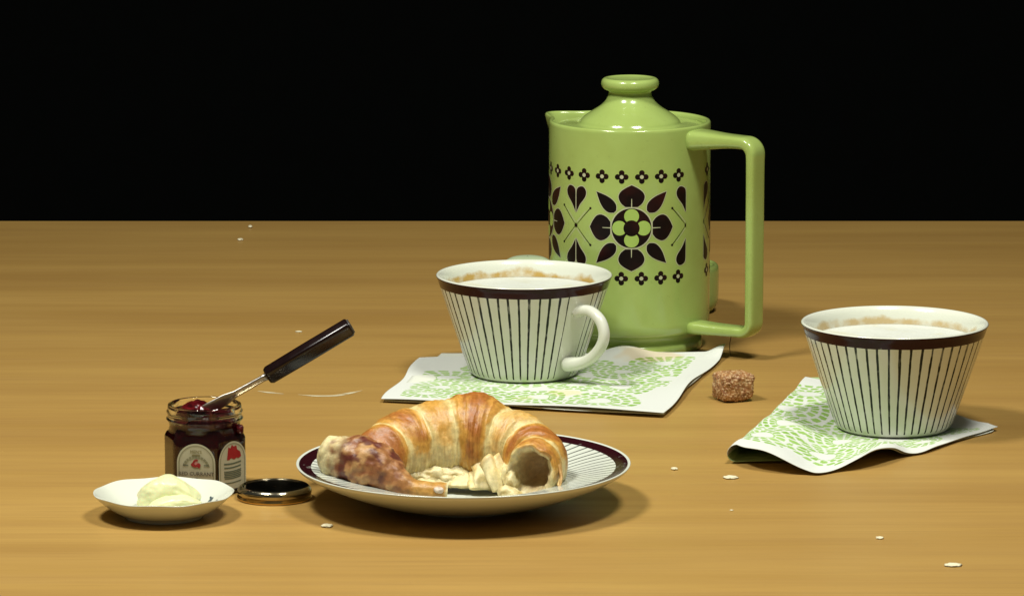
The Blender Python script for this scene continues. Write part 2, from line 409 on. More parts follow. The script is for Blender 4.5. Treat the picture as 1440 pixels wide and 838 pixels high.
# ------------------------------------------------------------------ cups
RC, HC, RB = .0502, .0576, .0308
def wall_r(z):  # gently curved flare
    t = z / HC; return RB + (RC - RB) * (t * 1.06 - .06 * t * t)
cp = [(.0005, .0022, 0), (.024, .0022, 0), (.0255, .0006, 0), (.0268, 0, 0), (.0290, 0, 0), (.0302, .0009, .005)]
for k in range(1, 25):
    z = .0009 + (HC - .0016 - .0009) * k / 24; cp.append((wall_r(z), z, .01 + .975 * k / 24))
cp += [(RC, HC - .0008, .990), (RC - .0006, HC - .0001, 1.0), (RC - .0014, HC, 1.01), (RC - .0022, HC - .0006, 1.02)]
for k in range(1, 25):
    z = HC - .0006 - (HC - .0066) * k / 24; cp.append((wall_r(z) - .0027, z, 1.02 + .97 * k / 24))
cp.append((.0005, .0050, 2.0))
def cup(loc, rz, wallmat, label, seed):
    e = tag(empty('coffee_cup', loc, rz), label, 'cup', 'striped coffee cups')
    link('cup_wall', lathe('cup_wall', cp, 144), wallmat, e)
    p = [(.0445, .0410), (.0490, .0427), (.0555, .0425), (.0625, .0385), (.0655, .0315), (.0630, .0240), (.0560, .0170), (.0470, .0125), (.0360, .0100)]
    p = [tuple(q) for q in refine(p, 5)]
    link('handle', planar_sweep('cup_handle', p, lambda t: .0031 + .0022 * (math.exp(-(t / .1) ** 2) + math.exp(-((1 - t) / .12) ** 2)), lambda t: .0031 + .0012 * math.exp(-((1 - t) / .12) ** 2), 2.3, 24), M['porcelain'], e)
    return e
CL = (.0069, .0728, .0022); CRR = (.2050, -.0828, .0024)
cup(CL, R_(43), M['cup_a'], 'striped white cup with its ear handle showing, standing beside the coffee pot', 1)
cup(CRR, R_(168), M['cup_b'], 'striped white cup with no handle in sight, standing on the crumpled napkin', 2)
def foam(loc, seed, lab):
    v = [(0, 0, 0)]; f = []; nr, ns = 26, 96; z0 = HC - .0098; r0 = wall_r(z0) - .0031
    for i in range(1, nr + 1):
        for j in range(ns):
            a = 2 * PI * j / ns; r = r0 * i / nr
            x, y = r * math.cos(a), r * math.sin(a)
            z = .0009 * fbm((x * 60 + seed, y * 60, seed)) * (1 - (i / nr) ** 6) + .0006 * (i / nr) ** 10
            v.append((x, y, z))
    for j in range(ns): f.append((0, 1 + j, 1 + (j + 1) % ns))
    for i in range(nr - 1):
        for j in range(ns):
            k = (j + 1) % ns; f.append((1 + i * ns + j, 1 + (i + 1) * ns + j, 1 + (i + 1) * ns + k, 1 + i * ns + k))
    n0 = len(v)
    for j in range(ns):
        a = 2 * PI * j / ns; r = wall_r(z0 - .012) - .0033; v.append((r * math.cos(a), r * math.sin(a), -.012))
    for j in range(ns): k = (j + 1) % ns; b = 1 + (nr - 1) * ns; f.append((b + j, n0 + j, n0 + k, b + k))
    f.append(tuple(n0 + j for j in range(ns))[::-1])
    o = link('milk_coffee', mesh('milk_coffee', v, f), M['foam']); o.location = (loc[0], loc[1], loc[2] + z0)
    tag(o, lab, 'coffee', 'milky coffee in the cups')
foam(CL, 1.3, 'milky coffee foam with brown tide mark inside the cup with visible handle')
foam(CRR, 5.1, 'milky coffee foam inside the cup on the crumpled napkin')

# ------------------------------------------------------------------ napkins
def motif_print(X, Y, centres, xmin, xmax, ymin, ymax):
    """green mosaic rosettes; X, Y in cm"""
    best = np.full(X.shape, 1e9); bi = np.zeros(X.shape, int)
    for i, (cx, cy, rad, *_) in enumerate(centres):
        d = np.hypot(X - cx, Y - cy) / rad
        m_ = d < best; best[m_] = d[m_]; bi[m_] = i
    g = np.zeros(X.shape)
    for i, (cx, cy, rad, ph) in enumerate(centres):
        dx, dy = X - cx, Y - cy; r = np.hypot(dx, dy); th = np.arctan2(dy, dx) / (2 * PI) + ph
        t = r / rad * (1 + .10 * np.sin(3 * np.arctan2(dy, dx) + i * 1.9))
        k = np.floor((t - .30) / .235); fr = (t - .30) / .235 - k
        n = np.where(k <= 0, 13, np.where(k == 1, 16, np.where(k == 2, 19, 22)))
        fa = np.mod(th * n + .5 * np.mod(k, 2), 1.0)
        w = np.where(k <= 0, .74, .76)
        cell = (np.abs(fa - .5) < w * .5 * (1 - .45 * np.abs(fr - .55))) & (np.abs(fr - .5) < .36) & (k >= 0) & (k <= 2)
        if i % 3 == 1: cell &= ~((np.mod(th, 1.0) > .62) & (k >= 2))
        fil = (np.abs(t - .30) < .018)
        g = np.where((bi == i) & (cell | fil), 1, g)
    g[(X < xmin) | (X > xmax) | (Y < ymin) | (Y > ymax)] = 0
    return g
WHITE = np.array([.66, .68, .63]); GREEN = np.array([.22, .41, .060]); PALE = np.array([.54, .66, .36])
def print_colors(X, Y, g, seed, stains=()):
    h = np.sin(X * 2.1 + seed) * np.cos(Y * 1.7 + seed * 2) * .5 + .5
    gc = GREEN[None] * (.75 + .25 * h[..., None]) + PALE[None] * (.35 * (1 - h[..., None]))
    c = WHITE[None] * (1 - g[..., None]) + gc * g[..., None]
    for (sx, sy, sr, sc) in stains:
        d = np.hypot((X - sx), (Y - sy) * 1.2) + .25 * np.sin(X * 5 + sy) * np.cos(Y * 4)
        k = sstep(sr, sr * .55, d)[..., None] * .8
        c = c * (1 - k) + c * np.array(sc) * k
    return c
def sheet(name, posfn, nu, nv, colfn, parent, thick=.00025):
    U, V = np.meshgrid(np.linspace(0, 1, nu), np.linspace(0, 1, nv))
    P = posfn(U, V); Cc = colfn(U, V, P)
    idx = np.arange(nu * nv).reshape(nv, nu)
    f = np.stack([idx[:-1, :-1], idx[:-1, 1:], idx[1:, 1:], idx[1:, :-1]], -1).reshape(-1, 4)
    me = mesh(name, P.reshape(-1, 3).tolist(), f.tolist(), None, Cc.reshape(-1, 3))
    o = link(name, me, M['paper'], parent)
    md = o.modifiers.new('thickness', 'SOLIDIFY'); md.thickness = thick; md.offset = -1
    return o
def bil(A, B, C, D):
    A, B, C, D = [np.array(q) for q in (A, B, C, D)]
    return lambda U, V: (A * ((1 - U) * (1 - V))[..., None] + B * (U * (1 - V))[..., None] + C * (U * V)[..., None] + D * ((1 - U) * V)[..., None])
nap = tag(empty('paper_napkin', (0, 0, 0)), 'flat folded paper napkin with green leaf print under the handled cup', 'napkin')
cxy = np.array(CL[:2])
def nap_pos(corners, z, wob, bumpk):
    b = bil(*corners)
    def fn(U, V):
        P = b(U, V)
        ex = .0012 * np.sin(V * 9 + wob) * sstep(.15, 0, np.minimum(U, 1 - U)); ey = .0010 * np.sin(U * 11 + wob * 2) * sstep(.15, 0, np.minimum(V, 1 - V))
        P[..., 0] += ex * np.where(U > .5, 1, -1); P[..., 1] += ey
        d = np.hypot(P[..., 0] - cxy[0], P[..., 1] - cxy[1]); free = sstep(.031, .055, d)
        h = .0007 * (np.sin(U * 8 + wob) * np.cos(V * 6 - wob) + 1) * free
        h += bumpk * .0055 * np.exp(-((P[..., 0] - .066) / .014) ** 2) * sstep(.100, .135, P[..., 1]) 
        h += bumpk * .0045 * sstep(.93, 1.0, U) * sstep(.86, 1.0, V) + bumpk * .0022 * np.exp(-((V - .45) / .2) ** 2) * sstep(.9, 1, U)
        h += bumpk * .0020 * sstep(.12, 0, V) * np.exp(-((U - .62) / .3) ** 2)
        return np.concatenate([P, (z + h)[..., None]], -1)
    return fn
cent = []
for i, (x, y) in enumerate([(11.9, 2.5), (12.3, 6.4), (11.6, 10.6), (14.4, 9.0), (8.4, 3.2), (8.8, 12.4), (5.2, 2.4), (2.6, 5.0), (2.2, 2.4), (2.4, 8.9), (4.8, 12.6), (13.4, 13.0), (7.4, 8.4), (9.8, 6.8), (5.2, 6.2)]):
    cent.append((x, y, 2.35 - .25 * (i % 3), i * .17))
def nap_col(W, Hh, seed, stains=()):
    def fn(U, V, P):
        X, Y = U * W, V * Hh; return print_colors(X, Y, motif_print(X, Y, cent, .9, W - 1.3, .9, Hh - .5), seed, stains)
    return fn
blank = lambda U, V, P: np.ones(U.shape + (3,)) * np.array([.70, .72, .62])
FLc, FRc, BRc, BLc = (-.0721, -.0049), (.0822, -.0471), (.1248, .1394), (-.0538, .1195)
sheet('lower_layer', nap_pos([(-.0700, -.0021), (.0817, -.0455), (.1218, .1367), (-.0424, .1426)], .0008, 2.0, .25), 60, 60, blank, nap)
sheet('printed_layer', nap_pos([FLc, FRc, BRc, BLc], .0016, .4, 1.0), 380, 380,
      nap_col(16, 16, .5, [(12.3, 14.8, 2.1, (.98, .80, .60)), (9.6, 4.4, 1.2, (1, .93, .62)), (7.6, 2.6, .8, (1, .95, .75)), (8.2, 1.0, .5, (1, .95, .8))]), nap)

nap2 = tag(empty('paper_napkin', (0, 0, 0)), 'crumpled paper napkin with green leaf print and a curled fold', 'napkin')
c2 = np.array(CRR[:2])
front = np.array(refine([(.1167, -.1700, .0105), (.1240, -.1840, .0102), (.1380, -.1937, .0075), (.1501, -.1962, .0030), (.1576, -.1973, .0014), (.1680, -.1892, .0022), (.1785, -.1839, .0055), (.1889, -.1744, .0090), (.1983, -.1614, .0066), (.2071, -.1507, .0020), (.2176, -.1416, .0014), (.2353, -.1154, .0022), (.2613, -.0818, .0018)], 8))
back = np.array(refine([(.1670, .0615, .0020), (.1742, .0574, .0018), (.1931, .0490, .0016), (.2162, .0174, .0014), (.2426, -.0462, .0014), (.2573, -.0721, .0018)], 8))
def alen(c):
    d = np.r_[0, np.cumsum(np.linalg.norm(np.diff(c[:, :2], axis=0), axis=1))]; return d / d[-1]
fa_, ba_ = alen(front), alen(back)
def samp(c, a, U): return np.stack([np.interp(U, a, c[:, k]) for k in range(3)], -1)
def top_pos(dz, shrink=0.0):
    def fn(U, V):
        Uc = np.clip((U - .22) / .78, 0, 1)
        V2 = V
        Fp = samp(front, fa_, Uc * (1 - shrink) + shrink * .5); Bp = samp(back, ba_, Uc * (1 - shrink) + shrink * .5)
        P = Fp * (1 - V2)[..., None] + Bp * V2[..., None]
        hf = (1 - V2) ** 1.7
        P[..., 2] = .0014 + (Fp[..., 2] - .0014) * hf + (Bp[..., 2] - .0014) * V2 ** 3
        # sideways crease from the fold
        P[..., 2] += .0022 * np.exp(-((Uc - .10 - .08 * V2) / .06) ** 2) * sstep(1.0, .3, V2)
        d = np.hypot(P[..., 0] - c2[0], P[..., 1] - c2[1]); free = sstep(.033, .060, d)
        P[..., 2] = .0016 + (P[..., 2] - .0016) * free + .0006 * free * np.sin(P[..., 0] * 160 + 1) * np.cos(P[..., 1] * 120)
        P[..., 2] = np.maximum(P[..., 2], .0012) + dz
        # curled fold on the left edge: U < .22 wraps round and goes back underneath
        t = np.clip((.22 - U) / .22, 0, 1)
        hh = np.interp(V, [0, .15, .6, 1], [.0098, .0085, .0035, .0012])
        ang = np.clip(t / .55, 0, 1) * PI; rr = hh / 2
        curl_x = -np.sin(ang) * rr * 1.05 + np.clip((t - .55) / .45, 0, 1) * .030
        curl_z = -(1 - np.cos(ang)) * rr
        P[..., 0] += np.where(t > 0, curl_x, 0); P[..., 2] = np.where(t > 0, np.maximum(P[..., 2] + curl_z, .0005), P[..., 2])
        P[..., 1] += np.where(t > 0, .006 * np.clip((t - .2) / .8, 0, 1) - .006 * 0, 0)
        return P
    return fn
cent2 = [(x, y, r, ph) for x, y, r, ph in [(4.8, 3.6, 2.3, 0), (7.6, 3.0, 2.0, .2), (5.4, 7.4, 2.2, .3), (10.6, 3.2, 1.9, .1), (4.6, 11.2, 2.3, .4), (4.9, 15.2, 2.3, .7), (8.6, 9.6, 2.1, .6), (13.2, 3.6, 2.0, .8), (8.2, 13.6, 2.1, .5), (1.2, 3.4, 1.9, .2), (1.4, 8, 2.1, .6), (14.8, 6.6, 2, .3), (8.0, 6.2, 1.8, .9), (16.6, 5.2, 1.8, .1)]]
def nap2_col(U, V, P):
    X = (U - .0) * 18.5; Y = V * 19.0
    return print_colors(X, Y, np.maximum(motif_print(X, Y, cent2, -1, 17.4, 1.1, 18.6), (U < .15) * .75), 2.2)
sheet('printed_layer', top_pos(.0002), 420, 380, nap2_col, nap2)
def low_pos(U, V):
    P = top_pos(-.0006, .0)(U * .70 + .27, V * .95 + .035)
    P[..., 0] -= .0016 * sstep(.2, 0, V); P[..., 1] -= .0012
    P[..., 0] += .0035 * sstep(.8, 1, U); P[..., 1] += .0015 * sstep(.8, 1, U); P[..., 2] = np.maximum(P[..., 2] - .0004, .0005)
    return P
sheet('lower_layer', low_pos, 90, 90, blank, nap2)

# ------------------------------------------------------------------ plate, croissant
RPL = .0832; PC = Vector((-.0242, -.2641, 0))
pp = [(.0005, .0072, 0), (.018, .0070, .24), (.030, .0071, .40), (.0345, .0078, .45), (.040, .0100, .51), (.047, .0130, .575), (.056, .0156, .69), (.066, .0178, .81), (.075, .0194, .905), (.0803, .0205, .965), (.0822, .0212, .99), (.0831, .0214, 1.02), (.0832, .0207, 1.05),
      (.0815, .0188, 1.1), (.074, .0146, 1.2), (.062, .0094, 1.3), (.050, .0050, 1.4), (.0400, .0025, 1.45), (.0325, .0013, 1.5), (.0315, .0, 1.55), (.0290, .0, 1.6), (.0280, .0020, 1.65), (.0005, .0030, 1.9)]
plate = link('plate', lathe('plate', refine(pp, 3), 160), M['plate']); plate.location = PC
tag(plate, 'white side plate with dark rim band and fine radial stripes holding the croissant', 'plate')

cr = tag(empty('croissant', (PC.x, PC.y, .0074)), 'half eaten golden croissant torn open at one end on the plate', 'croissant')
PALEC = np.array([.68, .55, .24]); CREAM = np.array([.70, .61, .33]); GOLD = np.array([.56, .29, .052]); BROWN = np.array([.36, .125, .021]); DARK = np.array([.13, .040, .014])
def lerp(a, b, t): return a * (1 - t) + b * t
spine = refine([(3.30, -2.45, 1.28, 1.45, 1.30), (3.75, -1.25, 1.42, 1.60, 1.42), (3.20, .20, 1.62, 1.80, 1.66), (1.95, 1.15, 1.82, 2.02, 1.92), (.40, 1.55, 2.00, 2.20, 2.16), (-1.35, 1.40, 1.88, 2.08, 2.02), (-2.90, .75, 1.74, 1.90, 1.82), (-4.05, -.30, 1.55, 1.68, 1.62), (-4.60, -1.30, 1.15, 1.20, 1.30)], 34)
SEGB = [0, .105, .235, .372, .575, .705, .845, 1.0]
def segment(s):
    for i in range(len(SEGB) - 1):
        if s <= SEGB[i + 1]: return i, (s - SEGB[i]) / (SEGB[i + 1] - SEGB[i])
    return len(SEGB) - 2, 1.0
def croissant_body():
    n = len(spine); seg = 110; v = []; c = []; f = []
    rings = []
    for i in range(n):
        s = i / (n - 1); p = spine[i]; t = spine[min(i + 1, n - 1)][:2] - spine[max(i - 1, 0)][:2]; t = t / np.linalg.norm(t)
        nn = np.array([t[1], -t[0]])       # outwards on the arch for this direction of travel
        k, loc = segment(s)
        tow = loc if s < .47 else 1 - loc  # 1 at the edge nearest the crown of the arch
        bul = max(0, math.sin(PI * min(1, max(0, loc)))) ** .45
        amp = 1 + .125 * bul - .065
        if k == 3: amp += .035
        for j in range(seg):
            a = 2 * PI * j / seg; ca, sa = math.cos(a), math.sin(a)
            skew = .035 * math.sin(a + 1)
            k2, l2 = segment(min(1, max(0, s + skew * (1 if s < .47 else -1) * .6)))
            b2 = max(0, math.sin(PI * l2)) ** .45
            am = amp * .5 + .5 * (1 + .125 * b2 - .065 + (.035 if k2 == 3 else 0))
            nz = noise.fractal(Vector((s * 46, ca * 1.2, sa * 1.2 + 3)), 1.0, 2.0, 4); nz2 = noise.fractal(Vector((p[0] * .9 + ca, p[1] * .9, sa * 1.4)), 1.0, 2.0, 5)
            rm = am + .026 * nz + .055 * nz2
            x = p[2] * rm * ca; z = p[3] * rm * sa
            if z < -p[3] * .72: z = -p[3] * .72 + (z + p[3] * .72) * .25
            q = p[:2] + nn * x
            ext = 0
            if i < 10:    # ragged torn end on the right
                ext = .30 * noise.noise(Vector((ca * 2.6, sa * 2.6, 7))) * (1 - i / 10)
            pos = (q[0] - t[0] * ext, q[1] - t[1] * ext, p[4] + z + .03)
            v.append([w * C_ for w in pos])
            top = sa * .5 + .5
            fb = noise.fractal(Vector((pos[0] * 1.5, pos[1] * 1.5, pos[2] * 1.5)), 1.0, 2.0, 5)
            fb2 = noise.fractal(Vector((s * 60, a * 1.1, 5)), 1.0, 2.0, 3)
            crown = max(0, math.sin(PI * l2)) ** .65
            seam = 1 - crown
            br = (.10 + 1.0 * crown) * float(sstep(.02, .55, top) if k2 == 3 else sstep(.22, .80, top)) + .30 * fb + .12 * fb2
            wt = {0: .72, 1: .86, 2: .36, 3: .90, 4: .46, 5: .80, 6: .95}[k2]
            br *= wt
            cc = lerp(PALEC, CREAM, min(1, max(0, (.55 - top) * 2.2 + .3 * fb)))
            cc = lerp(cc, GOLD, float(sstep(.12, .50, br))); cc = lerp(cc, BROWN, float(sstep(.52, .98, br))); cc = lerp(cc, DARK, float(sstep(1.15, 1.6, br)))
            cc = cc * (1 - .18 * max(0, fb2))
            c.append(cc)
    for i in range(n - 1):
        for j in range(seg):
            k = (j + 1) % seg; f.append((i * seg + j, (i + 1) * seg + j, (i + 1) * seg + k, i * seg + k))
    # hollow torn mouth
    p = spine[0]; t = spine[1][:2] - spine[0][:2]; t /= np.linalg.norm(t); prev = 0
    base_pts = np.array(v[:seg]); cen = base_pts.mean(0)
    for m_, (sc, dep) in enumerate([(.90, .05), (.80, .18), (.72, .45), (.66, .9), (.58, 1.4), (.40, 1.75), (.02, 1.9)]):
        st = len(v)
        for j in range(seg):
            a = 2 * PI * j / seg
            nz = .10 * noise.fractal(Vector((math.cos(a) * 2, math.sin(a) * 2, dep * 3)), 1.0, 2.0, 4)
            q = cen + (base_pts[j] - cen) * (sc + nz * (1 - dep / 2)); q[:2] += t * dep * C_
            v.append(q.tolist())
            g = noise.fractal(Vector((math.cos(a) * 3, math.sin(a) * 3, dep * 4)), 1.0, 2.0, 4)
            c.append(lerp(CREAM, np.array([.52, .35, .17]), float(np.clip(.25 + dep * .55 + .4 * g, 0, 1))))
        for j in range(seg):
            k = (j + 1) % seg; f.append((prev + j, prev + k, st + k, st + j))
        prev = st
    f.append(tuple(prev + j for j in range(seg)))
    e = (n - 1) * seg; f.append(tuple(e + j for j in range(seg)))
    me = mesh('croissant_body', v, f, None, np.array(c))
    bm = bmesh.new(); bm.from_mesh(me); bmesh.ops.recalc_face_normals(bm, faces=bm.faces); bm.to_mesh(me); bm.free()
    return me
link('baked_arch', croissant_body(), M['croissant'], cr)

def blob_sweep(name, pts, seg, amp, freq, colfn, seed, octv=5):
    """pts: x y z rh rv in cm"""
    n = len(pts); v = []; c = []; f = []
    for i in range(n):
        p = pts[i]; t = pts[min(i + 1, n - 1)][:3] - pts[max(i - 1, 0)][:3]; t = t / np.linalg.norm(t)
        nn = np.cross(t, (0, 0, 1)); nn /= np.linalg.norm(nn); up = np.cross(nn, t)
        for j in range(seg):
            a = 2 * PI * j / seg; ca, sa = math.cos(a), math.sin(a)
            w = p[:3] + nn * p[3] * ca + up * p[4] * sa
            nz = noise.fractal(Vector((w[0] * freq + seed, w[1] * freq, w[2] * freq)), 1.0, 2.0, octv)
            nz3 = 1 - abs(noise.noise(Vector((w[0] * freq * 1.7, w[1] * freq * 1.7 + seed, w[2] * freq * 1.7))))
            k = 1 + amp * nz + amp * .5 * (nz3 - .6)
            w = p[:3] + nn * p[3] * ca * k + up * p[4] * sa * k
            v.append(tuple(w * C_)); c.append(colfn(i / (n - 1), sa, w, nz))
    for i in range(n - 1):
        for j in range(seg):
            k = (j + 1) % seg; f.append((i * seg + j, (i + 1) * seg + j, (i + 1) * seg + k, i * seg + k))
    f.append(tuple(range(seg))); f.append(tuple((n - 1) * seg + j for j in range(seg)))
    me = mesh(name, v, f, None, np.array(c))
    bm = bmesh.new(); bm.from_mesh(me); bmesh.ops.recalc_face_normals(bm, faces=bm.faces); bm.to_mesh(me); bm.free()
    return me
def horn_col(s, sa, w, nz):
    g = noise.fractal(Vector((w[0] * 2.2, w[1] * 2.2, w[2] * 2.2 + 9)), 1.0, 2.0, 5)
    cc = lerp(np.array([.36, .16, .055]), np.array([.20, .065, .022]), float(np.clip(.5 + g, 0, 1)))
    cc = lerp(cc, np.array([.50, .29, .11]), float(sstep(.15, .5, nz)) * .8)
    cc = lerp(CREAM, cc, float(sstep(.16, .30, s + .07 * g)))
    jam = float(sstep(.16, .30, noise.noise(Vector((w[0] * 1.6 + 2, w[1] * 1.6, w[2] * 1.4)))) * sstep(.22, .3, s) * sstep(.62, .5, s))
    cc = lerp(cc, np.array([.085, .010, .010]), jam * .85)
    cc = lerp(cc, GOLD * .9, float(sstep(.60, .78, s)) * .8)
    return lerp(cc, CREAM, float(sstep(.93, .99, s + .03 * g)))
hpts = refine([(-7.05, -.75, 2.05, .40, .40), (-6.85, -.85, 2.00, .75, .80), (-6.35, -1.05, 1.90, .98, 1.02), (-5.4, -1.45, 1.72, 1.22, 1.32), (-4.45, -1.95, 1.46, 1.28, 1.34), (-3.75, -2.35, 1.15, 1.08, 1.10), (-3.2, -2.65, .84, .80, .78), (-2.5, -2.85, .62, .62, .54), (-1.7, -2.95, .52, .55, .48), (-1.05, -2.95, .50, .56, .48), (-.76, -2.95, .48, .44, .40)], 9)
link('torn_horn', blob_sweep('torn_horn', hpts, 80, .13, 1.3, horn_col, 3.0), M['croissant'], cr)
def crumb_col(s, sa, w, nz):
    g = noise.fractal(Vector((w[0] * 3, w[1] * 3, w[2] * 3)), 1.0, 2.0, 4)
    return lerp(CREAM, np.array([.50, .37, .13]), float(np.clip(.35 - 1.1 * nz + .6 * g, 0, 1)))  # hollows between the lumps painted darker, recess shade put into the colour
ipts = refine([(-3.4, -1.0, .60, .3, .40), (-2.6, -.50, .62, .5, .52), (-1.3, -.25, .66, .6, .56), (-.2, -.15, .62, .6, .45), (.5, -.20, .58, .6, .36), (1.3, -.40, .66, .6, .58), (2.0, -.95, .76, .6, .70), (2.35, -1.7, .76, .45, .68), (2.3, -2.4, .60, .2, .4)], 14)
link('inner_crumb', blob_sweep('inner_crumb', ipts, 90, .22, 2.2, crumb_col, 8.0, 3), M['croissant'], cr)
def crumb_sheet(w, h, seed):
    v = []; c = []; f = []; nu, nv = 15, 13
    for i in range(nv):
        b = i / (nv - 1)
        for j in range(nu):
            a = j / (nu - 1) * 2 - 1
            top = h * .86 * (1 - .22 * a * a + .20 * noise.noise(Vector((a * 1.6 + seed, 1, 0))) + .06 * noise.noise(Vector((a * 5 + seed, 3, 0))))
            wd = w * (.75 + .25 * math.cos(b * 1.4)) * (1 + .2 * noise.noise(Vector((b * 2, seed, 5))))
            curl = .16 * a * a + .30 * (b - .35) ** 2 + .10 * fbm((a * 1.6 + seed, b * 1.6, 2), 3) + .012 * noise.noise(Vector((a * 9 + seed, b * 3, 7)))
            v.append((a * wd * C_, (curl + .85 * b) * C_, b * top * C_))
            g = fbm((a * 2 + seed, b * 2, 4)); st = noise.noise(Vector((a * 8 + seed, b * 1.2, 9)))
            c.append(lerp(lerp(CREAM * 1.03, PALEC, float(np.clip(.35 + g + .25 * st, 0, 1))), GOLD, float(np.clip((b - .75) * 1.6 + .5 * g, 0, .45))))
    for i in range(nv - 1):
        for j in range(nu - 1): a = i * nu + j; f.append((a, a + 1, a + nu + 1, a + nu))
    return mesh('crumb_sheet', v, f, None, np.array(c))
for q, (x, y, w, h, rz) in enumerate([(-2.6, -1.0, .90, 1.50, -.35), (-1.3, -.95, 1.0, 1.50, -.05), (-.3, -.85, .80, 1.20, .1), (.6, -.95, .80, 1.15, .1), (1.5, -1.2, .85, 1.55, .35), (2.05, -1.8, .70, 1.85, .7), (-1.9, -1.30, .70, .95, .1), (1.0, -1.40, .60, .85, .2), (.0, -1.15, .60, .70, 0)]):
    o = link('crumb_sheet', crumb_sheet(w, h, q * 3.7 + 1), M['croissant'], cr); o.location = (x * C_, y * C_, .0022 + .0003 * (q % 3)); o.rotation_euler = (R_(-8 + 5 * (q % 3)), 0, rz)
    md = o.modifiers.new('thickness', 'SOLIDIFY'); md.thickness = .0020; md.offset = 1
def flap_mesh():
    path = refine([(4.30, -1.9, 2.55), (4.66, -2.25, 2.10), (4.82, -2.60, 1.55), (4.84, -2.95, 1.10), (4.72, -3.15, .80)], 7)
    n = len(path); v = []; c = []; f = []
    for i, p in enumerate(path):
        s = i / (n - 1); w = .46 * (1 - s) ** .9 + .11
        for j in range(7):
            q = (j / 6 - .5) * 2
            nz = .05 * noise.noise(Vector((p[0] * 3, q * 2, p[2] * 3)))
            v.append(((p[0] - abs(q) ** 2 * .05 + nz) * C_, (p[1] + q * w * .75) * C_, (p[2] + q * w * .5) * C_))
            c.append(lerp(lerp(BROWN * 1.3, GOLD, .5 + .5 * q), PALEC, .25 + .3 * s))
    for i in range(n - 1):
        for j in range(6): a = i * 7 + j; f.append((a, a + 1, a + 8, a + 7))
    return mesh('crust_flap', v, f, None, np.array(c))
fo = link('crust_flap', flap_mesh(), M['croissant'], cr); md = fo.modifiers.new('thickness', 'SOLIDIFY'); md.thickness = .0012; md.offset = 0
fpts = refine([(1.75, -2.9, .36, .12, .10), (2.0, -2.95, .48, .38, .34), (2.4, -3.0, .42, .40, .30), (2.8, -3.0, .36, .28, .18), (3.15, -2.95, .34, .08, .06)], 6)
fl_o = link('croissant_flake', blob_sweep('croissant_flake', fpts, 40, .22, 2.6, crumb_col, 1.0), M['croissant']); fl_o.location = (PC.x, PC.y, .0074)
tag(fl_o, 'pale torn croissant flake lying on the plate below the hollow end', 'flake')
bpts = refine([(-1.42, -3.40, .72, .06, .05), (-1.30, -3.42, .72, .20, .14), (-1.05, -3.42, .68, .19, .16), (-.95, -3.40, .66, .04, .04)], 5)
link('butter_smear', blob_sweep('butter_smear', bpts, 24, .2, 4, lambda s, sa, w, nz: np.array([.60, .50, .40]), 2), M['croissant'], cr)

# ------------------------------------------------------------------ small dish with butter
DC = (-.1715, -.2928, 0); RD = .0344
def wavy(r, z, a):
    k = float(sstep(.022, .034, r)); return r * (1 + .005 * k * math.sin(8 * a + .6)), z + .0003 * k * math.sin(8 * a + 1.9)
ddp = [(.0005, .0034, 0), (.014, .0034, .2), (.0205, .0044, .3), (.0262, .0072, .5), (.0312, .0104, .8), (.0338, .0122, .95), (.0344, .0125, 1), (.0344, .0119, 1.05), (.0328, .0102, 1.1), (.0282, .0062, 1.2), (.0232, .0028, 1.3), (.0200, .0016, 1.35), (.0192, 0, 1.4), (.0172, 0, 1.5), (.0168, .0014, 1.6), (.0005, .0018, 1.9)]
dish = tag(empty('butter_dish', DC), 'small white porcelain dish with grey painted sprig holding butter', 'dish')
link('dish_bowl', lathe('dish_bowl', refine(ddp, 3), 128, wavy), M['porcelain'], dish)
def dish_z(r): return float(np.interp(r, [0, .014, .0205, .0262, .0312, .0338], [.0034, .0034, .0044, .0072, .0104, .0122]))
def sprig():
    bm = bmesh.new()
    for pts, w in (([(.0200, -.006), (.0192, -.002), (.0204, .004), (.0232, .011)], .0011), ([(.0196, -.0035), (.0225, .0005), (.0262, .0040)], .0009), ([(.0195, -.006), (.0222, -.0058), (.0250, -.0035)], .0009), ([(.0226, .010), (.0220, .013)], .0005)):
        pr = refine([(x, y) for x, y in pts], 6); prev = None
        for i, p in enumerate(pr):
            t = pr[min(i + 1, len(pr) - 1)] - pr[max(i - 1, 0)]; t /= np.linalg.norm(t); nn = np.array([-t[1], t[0]]); ww = w * (.35 + .65 * math.sin(PI * (.1 + .8 * i / (len(pr) - 1))))
            cur = []
            for sg in (-1, 1):
                q = p + nn * ww * sg; cur.append(bm.verts.new((q[0], q[1], dish_z(math.hypot(*q)) + .0003)))
            if prev: bm.faces.new((prev[0], prev[1], cur[1], cur[0]))
            prev = cur
    bmesh.ops.recalc_face_normals(bm, faces=bm.faces)
    me = bpy.data.meshes.new('painted_sprig'); bm.to_mesh(me); bm.free(); return me
so = link('painted_sprig', sprig(), M['sprig'], dish)
def butter_lump(sx, sy, sz, seed, tilt):
    bm = bmesh.new(); bmesh.ops.create_icosphere(bm, subdivisions=5, radius=1)
    for q in bm.verts:
        p = q.co.copy(); e = 3.0
        k = (abs(p.x) ** e + abs(p.y) ** e + abs(p.z) ** e) ** (-1 / e); p = p * k
        nz = .10 * fbm((p.x * 1.1 + seed, p.y * 1.1, p.z * 1.1)) + .03 * noise.noise(Vector((p.x * 5, p.y * 5, p.z * 5 + seed)))
        ridge = .04 * math.sin(p.x * 6 + p.y * 2 + seed)
        p *= 1 + nz; z = p.z
        if z > 0: z *= 1 - .55 * abs(p.x) ** 2.2 - .12 * p.y + ridge
        q.co = Vector((p.x * sx, p.y * sy, z * sz + tilt * p.x * sx))
    me = bpy.data.meshes.new('butter_lump'); bm.to_mesh(me); bm.free(); return me
bt = tag(empty('butter', (DC[0] + .0030, DC[1], .0036)), 'two soft pale yellow pieces of butter in the small dish', 'butter')
